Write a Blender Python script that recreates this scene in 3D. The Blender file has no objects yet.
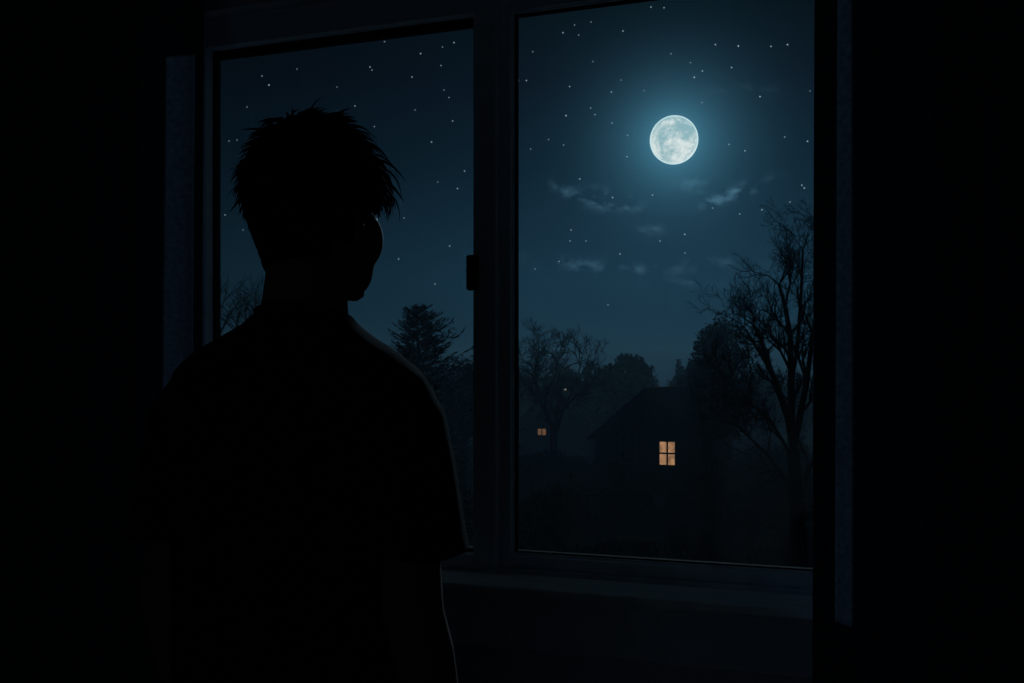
import bpy, bmesh, math, random
from mathutils import Vector, Matrix, noise as mnoise
R = math.radians
sin, cos, pi = math.sin, math.cos, math.pi
scn = bpy.context.scene
COL = scn.collection

# ------------------------------------------------------------------ camera frame
EYE = Vector((0.0, -2.3, 1.45))
YAW = R(20)
F = 1000.0
HZ = 374.0
VIEW = Vector((-sin(YAW), cos(YAW), 0))
RIGHT = Vector((cos(YAW), sin(YAW), 0))
UP = Vector((0, 0, 1))

def at(px, py, z):
    """world point seen at that pixel, z metres away along the view"""
    return EYE + z * (VIEW + RIGHT * ((px - 512) / F) + UP * ((HZ - py) / F))

def ground_z(z):
    if z < 45: return -6.55
    if z < 130: return -6.55 - 2.6 * (z - 45) / 85
    return -9.15 - 0.9 * min(1, (z - 130) / 150)

def base(px, z):
    p = at(px, HZ, z); p.z = ground_z(z); return p

cd = bpy.data.cameras.new('camera'); cam = bpy.data.objects.new('camera', cd); COL.objects.link(cam)
cam.location = EYE; cam.rotation_euler = (R(90), 0, YAW)
cd.sensor_width = 36; cd.lens = F / 1024 * 36
cd.shift_y = (HZ - 341.5) / 1024
cd.clip_start = .05; cd.clip_end = 6000
scn.camera = cam
vs = scn.view_settings
vs.view_transform = 'Standard'; vs.look = 'None'; vs.gamma = 1; vs.exposure = 0; vs.use_curve_mapping = False

# ------------------------------------------------------------------ materials
def lin(c):
    return tuple(((x / 255) / 12.92 if x / 255 <= .04045 else ((x / 255 + .055) / 1.055) ** 2.4) for x in c)

def mat(name, col, rough=.7, var=.25, scale=8, bump=0, bscale=None, sheen=0, metal=0, spec=.5, transl=0, stretch=(1, 1, 1), kind='noise', col2=None):
    m = bpy.data.materials.new(name); m.use_nodes = True
    nt = m.node_tree; N = nt.nodes; L = nt.links
    p = N['Principled BSDF']
    tc = N.new('ShaderNodeTexCoord'); mp = N.new('ShaderNodeMapping'); mp.inputs['Scale'].default_value = stretch
    L.new(tc.outputs['Object'], mp.inputs['Vector'])
    if kind == 'wave':
        t = N.new('ShaderNodeTexWave'); t.wave_type = 'BANDS'; t.bands_direction = 'Z'; t.inputs['Scale'].default_value = scale
        t.inputs['Distortion'].default_value = .3
    elif kind == 'brick':
        t = N.new('ShaderNodeTexBrick'); t.inputs['Scale'].default_value = scale
        t.inputs['Color1'].default_value = (1, 1, 1, 1); t.inputs['Color2'].default_value = (.6, .6, .6, 1); t.inputs['Mortar'].default_value = (0, 0, 0, 1)
    else:
        t = N.new('ShaderNodeTexNoise'); t.inputs['Scale'].default_value = scale; t.inputs['Detail'].default_value = 6
    L.new(mp.outputs[0], t.inputs['Vector'])
    fac = t.outputs.get('Fac') or t.outputs[0]
    if kind == 'brick': fac = t.outputs['Color']
    r = N.new('ShaderNodeValToRGB')
    c2 = col2 or tuple(x * (1 - var) for x in col)
    r.color_ramp.elements[0].color = (*c2, 1); r.color_ramp.elements[1].color = (*[min(1, x * (1 + var)) for x in col], 1)
    r.color_ramp.elements[0].position = .3; r.color_ramp.elements[1].position = .7
    L.new(fac, r.inputs[0]); L.new(r.outputs[0], p.inputs['Base Color'])
    p.inputs['Roughness'].default_value = rough; p.inputs['Metallic'].default_value = metal
    p.inputs['Specular IOR Level'].default_value = spec
    if sheen:
        p.inputs['Sheen Weight'].default_value = sheen; p.inputs['Sheen Roughness'].default_value = .4
    if bump:
        b = N.new('ShaderNodeBump'); b.inputs['Strength'].default_value = bump; b.inputs['Distance'].default_value = .01
        if bscale:
            t2 = N.new('ShaderNodeTexNoise'); t2.inputs['Scale'].default_value = bscale; t2.inputs['Detail'].default_value = 4
            L.new(mp.outputs[0], t2.inputs['Vector']); L.new(t2.outputs[0], b.inputs['Height'])
        else:
            L.new(fac, b.inputs['Height'])
        L.new(b.outputs[0], p.inputs['Normal'])
    if transl:
        tr = N.new('ShaderNodeBsdfTranslucent'); L.new(r.outputs[0], tr.inputs['Color'])
        mx = N.new('ShaderNodeMixShader'); mx.inputs[0].default_value = transl
        L.new(p.outputs[0], mx.inputs[1]); L.new(tr.outputs[0], mx.inputs[2])
        L.new(mx.outputs[0], N['Material Output'].inputs['Surface'])
    return m

def emat(name, col, strength, scale=3, var=.3, rough=None):
    m = bpy.data.materials.new(name); m.use_nodes = True
    nt = m.node_tree; N = nt.nodes; L = nt.links
    N.remove(N['Principled BSDF'])
    e = N.new('ShaderNodeEmission'); tc = N.new('ShaderNodeTexCoord'); t = N.new('ShaderNodeTexNoise'); t.inputs['Scale'].default_value = scale
    r = N.new('ShaderNodeValToRGB')
    r.color_ramp.elements[0].position = .35; r.color_ramp.elements[1].position = .65
    r.color_ramp.elements[0].color = (*[x * (1 - var) for x in col], 1); r.color_ramp.elements[1].color = (*[x * (1 + var) for x in col], 1)
    L.new(tc.outputs['Object'], t.inputs['Vector']); L.new(t.outputs[0], r.inputs[0]); L.new(r.outputs[0], e.inputs[0])
    e.inputs[1].default_value = strength
    L.new(e.outputs[0], N['Material Output'].inputs['Surface'])
    return m

M = {}
M['wall'] = mat('wall_paint', (.60, .64, .70), .8, .08, 3, .15, 60)
M['ceiling'] = mat('ceiling_paint', (.6, .62, .66), .9, .05, 3)
M['floor'] = mat('floor_boards', (.30, .24, .18), .45, .35, 3, .1, stretch=(12, 1, 1))
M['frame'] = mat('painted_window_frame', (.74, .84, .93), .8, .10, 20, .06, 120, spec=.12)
M['gasket'] = mat('rubber_gasket', (.02, .02, .022), .9, .1, 20, spec=.05)
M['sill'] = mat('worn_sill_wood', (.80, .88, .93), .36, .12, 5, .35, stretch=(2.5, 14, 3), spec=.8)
M['latch'] = mat('dark_metal', (.05, .05, .055), .35, .1, 30, metal=.7)
M['curtain'] = mat('curtain_cloth', (.11, .14, .20), .95, .25, 90, .5, 420, sheen=.10, transl=.19, spec=.1)
M['hem'] = mat('curtain_hem', (.11, .14, .20), .95, .2, 90, .4, 420, spec=.1)
M['rod'] = mat('rod_metal', (.06, .055, .05), .4, .1, 30, metal=.8)
M['skin'] = mat('skin', (.26, .16, .12), .75, .08, 30, .05, 200, spec=.15)
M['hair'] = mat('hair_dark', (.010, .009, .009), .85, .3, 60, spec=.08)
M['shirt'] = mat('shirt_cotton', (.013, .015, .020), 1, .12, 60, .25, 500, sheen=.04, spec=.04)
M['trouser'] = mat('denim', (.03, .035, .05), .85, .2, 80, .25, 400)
M['shoe'] = mat('shoe_canvas', (.04, .04, .045), .7, .1, 40)
M['eye'] = mat('eye', (.4, .4, .4), .2, .1, 40)
M['bark'] = mat('bark', (.030, .027, .024), .9, .3, 6, .3, stretch=(3, 3, 1), spec=.1)
M['leaf'] = mat('evergreen_needles', (.020, .034, .026), .8, .35, 1.5, spec=.1)
M['leaf2'] = mat('broad_leaves', (.026, .036, .024), .8, .35, 1.2, spec=.1)
M['ground'] = mat('night_lawn', (.012, .018, .014), 1, .5, .35, .4, 6, spec=0)
M['siding'] = mat('wooden_siding', (.050, .058, .068), .8, .18, 9, .6, kind='wave', spec=.05)
M['siding2'] = mat('grey_siding', (.085, .095, .105), .8, .15, 8, .5, kind='wave', spec=.2)
M['roof'] = mat('roof_shingles', (.030, .034, .040), .95, .3, 5, .4, kind='brick', spec=0)
M['fascia'] = mat('roof_edge_boards', (.045, .052, .06), .9, .15, 5, spec=.03)
M['darkglass'] = mat('unlit_window_glass', (.01, .012, .016), .25, .1, 5)
M['trimw'] = mat('window_trim_paint', (.09, .10, .115), .6, .1, 9)
M['warm'] = emat('warm_lit_pane', lin((158, 118, 86)), 1.0, 2.2, .35)
M['warm2'] = emat('dim_warm_lit_pane', lin((98, 72, 50)), 1.0, 3, .25)
M['lamp'] = emat('street_lamp_bulb', (1.0, .8, .6), .5, 3, .05)

def glass():
    m = bpy.data.materials.new('window_glass'); m.use_nodes = True
    nt = m.node_tree; N = nt.nodes; L = nt.links; N.remove(N['Principled BSDF'])
    t = N.new('ShaderNodeBsdfTransparent'); t.inputs[0].default_value = (.97, .98, .985, 1)
    g = N.new('ShaderNodeBsdfGlossy'); g.inputs['Roughness'].default_value = 0
    f = N.new('ShaderNodeFresnel'); f.inputs[0].default_value = 1.20
    ns = N.new('ShaderNodeTexNoise'); ns.inputs['Scale'].default_value = 2
    b = N.new('ShaderNodeBump'); b.inputs['Strength'].default_value = .02; L.new(ns.outputs[0], b.inputs['Height']); L.new(b.outputs[0], g.inputs['Normal'])
    mx = N.new('ShaderNodeMixShader'); L.new(f.outputs[0], mx.inputs[0]); L.new(t.outputs[0], mx.inputs[1]); L.new(g.outputs[0], mx.inputs[2])
    L.new(mx.outputs[0], N['Material Output'].inputs['Surface'])
    return m
M['glass'] = glass()

# ------------------------------------------------------------------ object helpers
def link(o, parent=None):
    COL.objects.link(o)
    if parent: o.parent = parent
    return o

def tag(o, label=None, cat=None, group=None, kind=None):
    if label: o['label'] = label
    if cat: o['category'] = cat
    if group: o['group'] = group
    if kind: o['kind'] = kind
    return o

def empty(name, loc=(0, 0, 0), rz=0):
    o = bpy.data.objects.new(name, None); o.location = loc; o.rotation_euler = (0, 0, rz); o.empty_display_size = .1
    return link(o)

class MB:
    def __init__(s): s.v = []; s.f = []
    def box(s, x0, x1, y0, y1, z0, z1):
        k = len(s.v)
        s.v += [(x0,y0,z0),(x1,y0,z0),(x1,y1,z0),(x0,y1,z0),(x0,y0,z1),(x1,y0,z1),(x1,y1,z1),(x0,y1,z1)]
        s.f += [tuple(k+i for i in q) for q in ((0,3,2,1),(4,5,6,7),(0,1,5,4),(1,2,6,5),(2,3,7,6),(3,0,4,7))]
        return s
    def tube(s, pts, rad, n=6, cap=True):
        pts = [Vector(p) for p in pts]; k = len(s.v); m = len(pts)
        prev = None
        for i, p in enumerate(pts):
            d = (pts[min(i+1, m-1)] - pts[max(i-1, 0)])
            d = d.normalized() if d.length > 1e-9 else Vector((0,0,1))
            if prev is None:
                a = d.orthogonal().normalized()
            else:
                a = prev - d * prev.dot(d)
                a = a.normalized() if a.length > 1e-6 else d.orthogonal().normalized()
            prev = a; b = d.cross(a); r = rad[i] if hasattr(rad, '__len__') else rad
            for j in range(n):
                t = 2*pi*j/n; q = p + a*(cos(t)*r) + b*(sin(t)*r); s.v.append(tuple(q))
        for i in range(m-1):
            for j in range(n):
                s.f.append((k+i*n+j, k+i*n+(j+1)%n, k+(i+1)*n+(j+1)%n, k+(i+1)*n+j))
        if cap:
            s.f.append(tuple(k+j for j in reversed(range(n)))); s.f.append(tuple(k+(m-1)*n+j for j in range(n)))
        return s
    def loft(s, rings, cap=True):
        """rings: list of lists of points (same count), closed loops"""
        k = len(s.v); n = len(rings[0])
        for r in rings: s.v += [tuple(p) for p in r]
        for i in range(len(rings)-1):
            for j in range(n):
                s.f.append((k+i*n+j, k+i*n+(j+1)%n, k+(i+1)*n+(j+1)%n, k+(i+1)*n+j))
        if cap:
            s.f.append(tuple(k+j for j in reversed(range(n)))); s.f.append(tuple(k+(len(rings)-1)*n+j for j in range(n)))
        return s
    def ball(s, c, r, rot=None, nu=16, nv=10):
        c = Vector(c); r = Vector(r) if hasattr(r, '__len__') else Vector((r,r,r))
        rings = []
        for i in range(1, nv):
            a = pi*i/nv; ring = []
            for j in range(nu):
                t = 2*pi*j/nu; q = Vector((sin(a)*cos(t)*r.x, sin(a)*sin(t)*r.y, -cos(a)*r.z))
                if rot: q = rot @ q
                ring.append(c+q)
            rings.append(ring)
        return s.loft(rings)
    def poly(s, pts):
        k = len(s.v); s.v += [tuple(p) for p in pts]; s.f.append(tuple(range(k, k+len(pts)))); return s
    def prism(s, pts, d):
        """polygon pts extruded by vector d"""
        k = len(s.v); n = len(pts); d = Vector(d)
        s.v += [tuple(p) for p in pts] + [tuple(Vector(p)+d) for p in pts]
        s.f.append(tuple(k+i for i in reversed(range(n)))); s.f.append(tuple(k+n+i for i in range(n)))
        for i in range(n): s.f.append((k+i, k+(i+1)%n, k+n+(i+1)%n, k+n+i))
        return s
    def mesh(s, name, fix=True):
        me = bpy.data.meshes.new(name); me.from_pydata(s.v, [], s.f); me.update()
        if fix:
            bm = bmesh.new(); bm.from_mesh(me); bmesh.ops.recalc_face_normals(bm, faces=bm.faces); bm.to_mesh(me); bm.free()
        return me
    def build(s, name, m, parent=None, smooth=False, bevel=0, fix=True, loc=None):
        me = s.mesh(name, fix); me.materials.append(m)
        if smooth: me.shade_smooth()
        o = bpy.data.objects.new(name, me)
        if loc: o.location = loc
        link(o, parent)
        if bevel:
            b = o.modifiers.new('bevel', 'BEVEL'); b.width = bevel; b.segments = 2; b.limit_method = 'ANGLE'; b.angle_limit = R(40)
        return o

def bake(o):
    """apply the modifiers without operators"""
    dg = bpy.context.evaluated_depsgraph_get()
    me = bpy.data.meshes.new_from_object(o.evaluated_get(dg))
    o.modifiers.clear(); o.data = me; return o

# ------------------------------------------------------------------ room
XL, XR, YB, YW, YO, H = -3.3, 2.3, -4.6, -.10, .022, 2.72
WX0, WX1, WZ0, WZ1 = -1.722, -.014, .95, 2.405
f = MB().box(XL-.1, XR+.1, YB-.1, YO, -.12, 0).build('floor', M['floor']); tag(f, kind='structure')
f = MB().box(XL-.1, XR+.1, YB-.1, YO, H, H+.15).build('ceiling', M['ceiling']); tag(f, kind='structure')
w = MB()
w.box(XL, WX0, YW, YO, 0, H); w.box(WX1, XR, YW, YO, 0, H); w.box(WX0, WX1, YW, YO, 0, WZ0); w.box(WX0, WX1, YW, YO, WZ1, H)
tag(w.build('wall_front', M['wall']), kind='structure')
tag(MB().box(XL-.1, XL, YB, YO, 0, H).build('wall_left', M['wall']), kind='structure')
tag(MB().box(XR, XR+.1, YB, YO, 0, H).build('wall_right', M['wall']), kind='structure')
tag(MB().box(XL-.1, XR+.1, YB-.1, YB, 0, H).build('wall_back', M['wall']), kind='structure')
tag(MB().box(XL, XR, YW-.015, YW, 0, .11).build('baseboard_front', M['frame'], bevel=.004), kind='structure')
# sill board with apron
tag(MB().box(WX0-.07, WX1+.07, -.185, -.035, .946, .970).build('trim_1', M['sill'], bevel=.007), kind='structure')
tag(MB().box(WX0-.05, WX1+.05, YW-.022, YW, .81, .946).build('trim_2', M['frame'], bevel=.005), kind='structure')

# window: outer frame is the object, sashes and latch its parts
def rect_frame(mb, x0, x1, z0, z1, y0, y1, wl, wr, wb, wt):
    mb.box(x0, x0+wl, y0, y1, z0, z1); mb.box(x1-wr, x1, y0, y1, z0, z1)
    mb.box(x0+wl, x1-wr, y0, y1, z0, z0+wb); mb.box(x0+wl, x1-wr, y0, y1, z1-wt, z1)
fr = MB(); rect_frame(fr, WX0, WX1, WZ0, WZ1, -.038, .02, .008, .02, .03, .03)
fr.box(-.862, -.842, -.020, .02, .98, 2.375)
# thin stop bead at the head, catches the light
fr.box(WX0, WX1, -.052, -.038, 2.392, 2.405)
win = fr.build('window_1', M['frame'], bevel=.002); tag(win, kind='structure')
Z = 1.45
MB().box(WX0+.009, WX1-.009, .0165, .022, .985, 1.0174).build('rail_shade_strip', M['gasket'], win)  # added dark strip, sized to cut the moonlight on the bottom rail tops
s1 = MB(); rect_frame(s1, WX0+.008, -.862, .98, 2.375, -.045, .014, .012, .060, .030, .045)
sash1 = s1.build('window_sash', M['frame'], win, bevel=.003)
g1 = MB(); rect_frame(g1, -1.702, -.918, Z-.440, Z+.884, -.012, .012, .007, .006, .010, .022)
g1.build('glazing_bead', M['gasket'], sash1)
MB().box(-1.699, -.920, -.003, .003, Z-.434, Z+.870).build('glass_pane', M['glass'], sash1)
s2 = MB(); rect_frame(s2, -.842, WX1-.02, .98, 2.375, -.024, .016, .010, .03, .030, .045)
rect_frame(s2, -.832, WX1-.05, 1.010, Z+.880, -.012, .02, .004, .006, .006, .004)
sash2 = s2.build('window_sash', M['frame'], win, bevel=.002)
g2 = MB(); rect_frame(g2, -.829, WX1-.055, Z-.436, Z+.880, -.006, .012, .005, .005, .006, .007)
g2.build('glazing_bead', M['gasket'], sash2)
MB().box(-.826, WX1-.058, .004, .009, Z-.431, Z+.874).build('glass_pane', M['glass'], sash2)
lt = MB(); lt.box(-.932, -.905, -.068, -.045, Z+.203, Z+.288)
latch = lt.build('latch', M['latch'], win, bevel=.005)
MB().tube([(-.918, -.066, Z+.246), (-.918, -.082, Z+.246), (-.914, -.084, Z+.235), (-.912, -.084, Z+.20)], [.007,.007,.006,.005], 8).build('latch_handle', M['latch'], latch, smooth=True)

# ------------------------------------------------------------------ curtains
def curtain(name, x_in, x_out, seed, label, lean):
    rnd = random.Random(seed)
    root = empty(name, ((x_in+x_out)/2, -.245, 0))
    cx = (x_in+x_out)/2
    W = abs(x_out-x_in); sgn = 1 if x_out > x_in else -1
    nz, ns = 40, int(W/.007)
    per = .17
    ph = [rnd.uniform(-.5, .5) for _ in range(20)]
    def pt(u, z):
        # u distance from the inner edge
        t = z/2.58
        q = u/per
        k = int(q); fr_ = q-k
        a = .026 + .010*sin(k*2.3+seed) + .008*(1-t)
        x = u + .020*sin(4*pi*q)*.5 + .012*(1-t)*sin(k*1.7+ph[k % 20]*3)
        y = a*sin(2*pi*q+.4*sin(k+seed)+.3*(1-t)) + .006*sin(z*3+u*9)
        return Vector((x_in + sgn*x + lean*(1-t) - cx, y, z))
    def sheet(u0, u1, off, z0=.03, z1=2.585):
        m = MB(); n = max(2, int((u1-u0)/.006))
        for i in range(nz+1):
            z = z0+(z1-z0)*i/nz
            for j in range(n+1):
                p = pt(u0+(u1-u0)*j/n, z); m.v.append((p.x, p.y+off, p.z))
        for i in range(nz):
            for j in range(n):
                a = i*(n+1)+j; m.f.append((a, a+1, a+n+2, a+n+1))
        return m
    fab = sheet(0, W, 0).build('fabric', M['curtain'], root, smooth=True, fix=False)
    hm = sheet(0, .034, .003).build('side_hem', M['hem'], root, smooth=True, fix=False)
    sd = hm.modifiers.new('solid', 'SOLIDIFY'); sd.thickness = .004; sd.offset = 0
    for k in range(int(W/per)):
        u = (k+.5)*per; p = pt(u, 2.585)
        ring = [Vector((p.x, .018*cos(t), 2.60+.018*sin(t))) for t in [2*pi*i/14 for i in range(15)]]
        MB().tube(ring, .002, 5, cap=False).build('curtain_ring', M['rod'], root, smooth=True)
    tag(root, label, 'curtain')
    return root
curtain('curtain', -1.572, -3.05, 1, 'dark pleated curtain drawn aside on the same side of the window as the person', -.010)
curtain('curtain', -.112, 1.75, 4, 'dark pleated curtain by the moonlit pane, hanging over the end of the window sill', 0)
rod = MB().tube([(-3.12, -.245, 2.60), (1.85, -.245, 2.60)], .012, 14).build('curtain_rod', M['rod'], smooth=True)
tag(rod, 'dark metal curtain rod above the window carrying both curtains', 'curtain rod')
for x in (-3.14, 1.87): MB().ball((x, -.245, 2.60), .024).build('finial', M['rod'], rod, smooth=True)
for x in (-3.09, 1.82): MB().box(x-.01, x+.01, -.25, YW, 2.585, 2.615).build('bracket', M['rod'], rod)

# ------------------------------------------------------------------ person
def ell(c, rx, ry, n=28, p=2.0, tilt=0, front=None, ax=None):
    """horizontal superellipse ring; front: separate +y radius"""
    out = []
    for j in range(n):
        t = 2*pi*j/n; ct, st = cos(t), sin(t)
        x = abs(ct)**(2/p)*(1 if ct > 0 else -1)*rx
        r = (front if (front is not None and st > 0) else ry)
        y = abs(st)**(2/p)*(1 if st > 0 else -1)*r
        out.append(Vector((c[0]+x, c[1]+y, c[2]+tilt*x)))
    return out

HEAD_ROT = Matrix.Rotation(-R(12), 3, 'Z')      # head turned to the right on the shoulders
NECK_TOP = Vector((.016, .022, 1.560))           # chin level, centre of skull
BODY = empty('person', (-.775, -1.06, 0), -R(3))
def hd(x, y, z): return NECK_TOP + HEAD_ROT @ Vector((x, y, z))
PROF = [  # z above chin, half width, front, back
 (.235,.014,.010,.026),(.229,.036,.036,.054),(.215,.052,.060,.078),(.195,.066,.077,.092),(.170,.074,.086,.100),(.145,.077,.089,.101),
 (.120,.0765,.086,.099),(.100,.074,.085,.096),(.080,.071,.085,.090),(.060,.067,.085,.083),(.040,.061,.084,.076),(.020,.050,.081,.060),(.006,.034,.075,.020),(0,.020,.066,-.010)]
def prof(z):
    z = max(0, min(.235, z))
    for a, b in zip(PROF, PROF[1:]):
        if a[0] >= z >= b[0]:
            t = (a[0]-z)/(a[0]-b[0]+1e-9)
            return [a[i]+(b[i]-a[i])*t for i in (1, 2, 3)]
    return PROF[-1][1:]
def head_pt(th, z, off=0):
    """point on the head at angle th (0 = right ear, 90 = face) and height z above the chin"""
    w_, f_, b_ = prof(z); st = sin(th); r = f_ if st > 0 else b_
    yc = .0
    p = Vector((cos(th)*(w_+off), yc + st*(r+off), z))
    return p
b = MB()
rings = []
for z, w_, f_, bk in PROF:
    ring = []
    for j in range(32):
        t = 2*pi*j/32; st, ct = sin(t), cos(t)
        y = st*(f_ if st > 0 else bk)
        if bk < 0:
            y = (f_-bk)/2*st + (f_+bk*-1)/2 if False else ((f_+(-bk))/2 + st*(f_-(-bk))/2)
        x = ct*w_*(1-.10*max(0, st))
        ring.append(hd(x, y, z))
    rings.append(ring)
b.loft(rings)
# nose, brow, lips, ears
b.loft([[hd(.004*cos(t), .082+.006*sin(t), .125) for t in [2*pi*i/10 for i in range(10)]],
        [hd(.008*cos(t), .092+.009*sin(t), .100) for t in [2*pi*i/10 for i in range(10)]],
        [hd(.013*cos(t), .098+.012*sin(t), .083) for t in [2*pi*i/10 for i in range(10)]],
        [hd(.014*cos(t), .090+.010*sin(t), .076) for t in [2*pi*i/10 for i in range(10)]]])
for sx in (-1, 1):
    b.ball(hd(sx*.030, .079, .131), (.022, .009, .006), HEAD_ROT)
    b.ball(hd(sx*.044, .054, .086), (.027, .026, .040), HEAD_ROT); b.ball(hd(sx*.034, .049, .050), (.022, .024, .044), HEAD_ROT)
    er = HEAD_ROT @ Matrix.Rotation(sx*R(24), 3, 'Z') @ Matrix.Rotation(R(-8), 3, 'X')
    b.ball(hd(sx*.080, .004, .107), (.0055, .016, .031), er)
    b.ball(hd(sx*.076, .010, .083), (.005, .009, .012), er)
b.ball(hd(0, .086, .050), (.022, .008, .0055), HEAD_ROT); b.ball(hd(0, .085, .041), (.019, .008, .006), HEAD_ROT)
b.ball(hd(0, .076, .012), (.020, .012, .014), HEAD_ROT)
# neck and torso
rings = [ell((.016, .002, 1.66), .057, .062), ell((.016, .000, 1.60), .058, .061), ell((.015, -.008, 1.55), .060, .060),
         ell((.012, -.012, 1.525), .068, .064, tilt=0), ell((.006, -.014, 1.50), .098, .070), ell((0, -.012, 1.475), .145, .080),
         ell((0, -.008, 1.44), .178, .094, p=2.4), ell((0, 0, 1.37), .182, .112, p=2.5), ell((0, .005, 1.28), .172, .118, p=2.5),
         ell((0, .004, 1.15), .155, .105, p=2.4), ell((0, 0, 1.05), .150, .100, p=2.4), ell((0, -.005, .95), .168, .112, p=2.4), ell((0, -.01, .88), .172, .118, p=2.4), ell((0, -.01, .83), .160, .105)]
b.loft(rings)
# arms, legs, hands, feet
HANDS = []
for sx in (-1, 1):
    sh = Vector((sx*.160, -.005, 1.400)); el = Vector((sx*.198, -.045, 1.135)); wr = Vector((sx*.208, .035, .885))
    if sx > 0:
        el = Vector((.200, -.030, 1.135)); wr = Vector((.214, .060, .89))
    b.tube([sh+Vector((-sx*.04, 0, .01)), sh, sh.lerp(el, .35), sh.lerp(el, .75), el, el.lerp(wr, .25), el.lerp(wr, .7), wr],
           [.036, .046, .047, .044, .042, .043, .032, .027], 16)
    d = (wr-el).normalized(); hnd = wr + d*.055 + Vector((0, .005, -.01))
    # palm: x thin (faces the thigh), y wide
    pr = Matrix.Rotation(R(8), 3, 'X')
    b.ball(wr+Vector((0, .008, -.02)), (.022, .026, .035)); b.ball(wr+Vector((-sx*.002, .012, -.055)), (.016, .040, .048), pr)
    for i, (fy, ln) in enumerate(((.040, .070), (.020, .080), (0, .074), (-.020, .060))):
        p0 = wr+Vector((-sx*.002, .010+fy*.85, -.085)); 
        p1 = p0+Vector((-sx*.004, .004, -ln*.45)); p2 = p1+Vector((-sx*.012, .004, -ln*.32)); p3 = p2+Vector((-sx*.016, .002, -ln*.18))
        b.tube([p0+Vector((0, 0, .02)), p0, p1, p2, p3], [.0095, .0092, .0085, .0078, .006], 10)
    t0 = wr+Vector((-sx*.006, .040, -.035))
    b.tube([t0+Vector((0, -.02, .01)), t0, t0+Vector((-sx*.010, .020, -.025)), t0+Vector((-sx*.014, .024, -.052))], [.013, .012, .010, .007], 10)
    hip = Vector((sx*.092, -.005, .88)); kn = Vector((sx*.105, .015, .49)); an = Vector((sx*.112, -.02, .09))
    b.tube([hip, hip.lerp(kn, .5), kn, kn.lerp(an, .3), an.lerp(kn, .2), an], [.088, .074, .054, .055, .038, .036], 16)
    b.loft([ell((sx*.114, -.03, .05), .034, .04), ell((sx*.116, .05, .045), .04, .05), ell((sx*.118, .12, .03), .040, .05)])
body = b.build('body', M['skin'], BODY)
rm = body.modifiers.new('r', 'REMESH'); rm.mode = 'VOXEL'; rm.voxel_size = .0058; rm.use_smooth_shade = True
sm = body.modifiers.new('s', 'SMOOTH'); sm.factor = .5; sm.iterations = 4
bake(body)
eyes = [MB().ball(hd(sx*.031, .0765, .117), .0115).build('eye', M['eye'], BODY, smooth=True) for sx in (-1, 1)]

# T-shirt
s = MB()
def tx(dx=0, dy=0):
    pass
rings = [ell((.013, -.012, 1.538), .066, .064), ell((.010, -.012, 1.520), .086, .070), ell((.004, -.014, 1.502), .118, .080, p=2.1), ell((0, -.014, 1.480), .160, .092, p=2.2),
         ell((0, -.010, 1.455), .192, .104, p=2.3), ell((0, -.004, 1.41), .208, .120, p=2.4), ell((0, .002, 1.34), .202, .130, p=2.5),
         ell((0, .004, 1.24), .194, .134, p=2.4), ell((.0, .003, 1.13), .186, .130, p=2.4), ell((0, 0, 1.03), .184, .128, p=2.4), ell((0, -.003, .93), .190, .134, p=2.4), ell((0, -.004, .84), .196, .138, p=2.4)]
s.loft(rings)
SLV = {}
for sx in (-1, 1):
    a0 = Vector((sx*.150, -.006, 1.425)); a1 = Vector((sx*.176, -.010, 1.388)); a2 = Vector((sx*.190, -.016, 1.31)); a3 = Vector((sx*.190, -.022, 1.215))
    if sx > 0: a1 = Vector((.170, -.010, 1.385)); a2 = Vector((.187, -.016, 1.31)); a3 = Vector((.201, -.022, 1.215))
    pts = [a0, a1, a2, a3]; rads = [(.055, .062), (.060, .074), (.058, .080), (.064, .092)]
    rr = []
    for i, (p, (rx, ry)) in enumerate(zip(pts, rads)):
        d = (pts[min(i+1, 3)]-pts[max(i-1, 0)]).normalized()
        if i == 3: d = Vector((-sx*.10, 0, -1)).normalized()
        ax = Vector((0, 1, 0)); bx = d.cross(ax).normalized(); ax = bx.cross(d)
        rr.append([p + bx*(cos(t)*rx) + ax*(sin(t)*ry) for t in [2*pi*j/24 for j in range(24)]])
    s.loft(rr); SLV[sx] = (a3, Vector((-sx*.10, 0, -1)).normalized())
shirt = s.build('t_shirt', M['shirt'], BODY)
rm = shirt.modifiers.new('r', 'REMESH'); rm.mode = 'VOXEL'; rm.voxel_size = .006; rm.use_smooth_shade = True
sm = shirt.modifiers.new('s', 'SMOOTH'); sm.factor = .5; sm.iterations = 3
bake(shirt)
bm = bmesh.new(); bm.from_mesh(shirt.data); bm.normal_update()
dead = []
for fc in bm.faces:
    c = fc.calc_center_median(); nrm = fc.normal
    if c.z < .86 and nrm.z < -.6: dead.append(fc); continue
    for sx in (-1, 1):
        o, d = SLV[sx]
        if (c-o).dot(d) > -.012 and nrm.dot(d) > .6 and abs(c.x) > .13: dead.append(fc); break
    if c.z > 1.53 and nrm.z > .6: dead.append(fc)
bmesh.ops.delete(bm, geom=list(set(dead)), context='FACES')
# soft folds of hanging cotton
for v in bm.verts:
    c = v.co
    fold = mnoise.noise(Vector((c.x*7, c.y*7, c.z*2.2)))*.006 + mnoise.noise(Vector((c.x*16+4, c.y*12, c.z*7)))*.003
    k = max(0, min(1, (1.49-c.z)/.15))
    drape = .006*sin(c.x*38+c.z*6)*max(0, min(1, (1.2-c.z)/.3))
    v.co += v.normal*(fold*k + drape*.6)
bm.to_mesh(shirt.data); bm.free()
sd = shirt.modifiers.new('solid', 'SOLIDIFY'); sd.thickness = .003; sd.offset = -1
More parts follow.
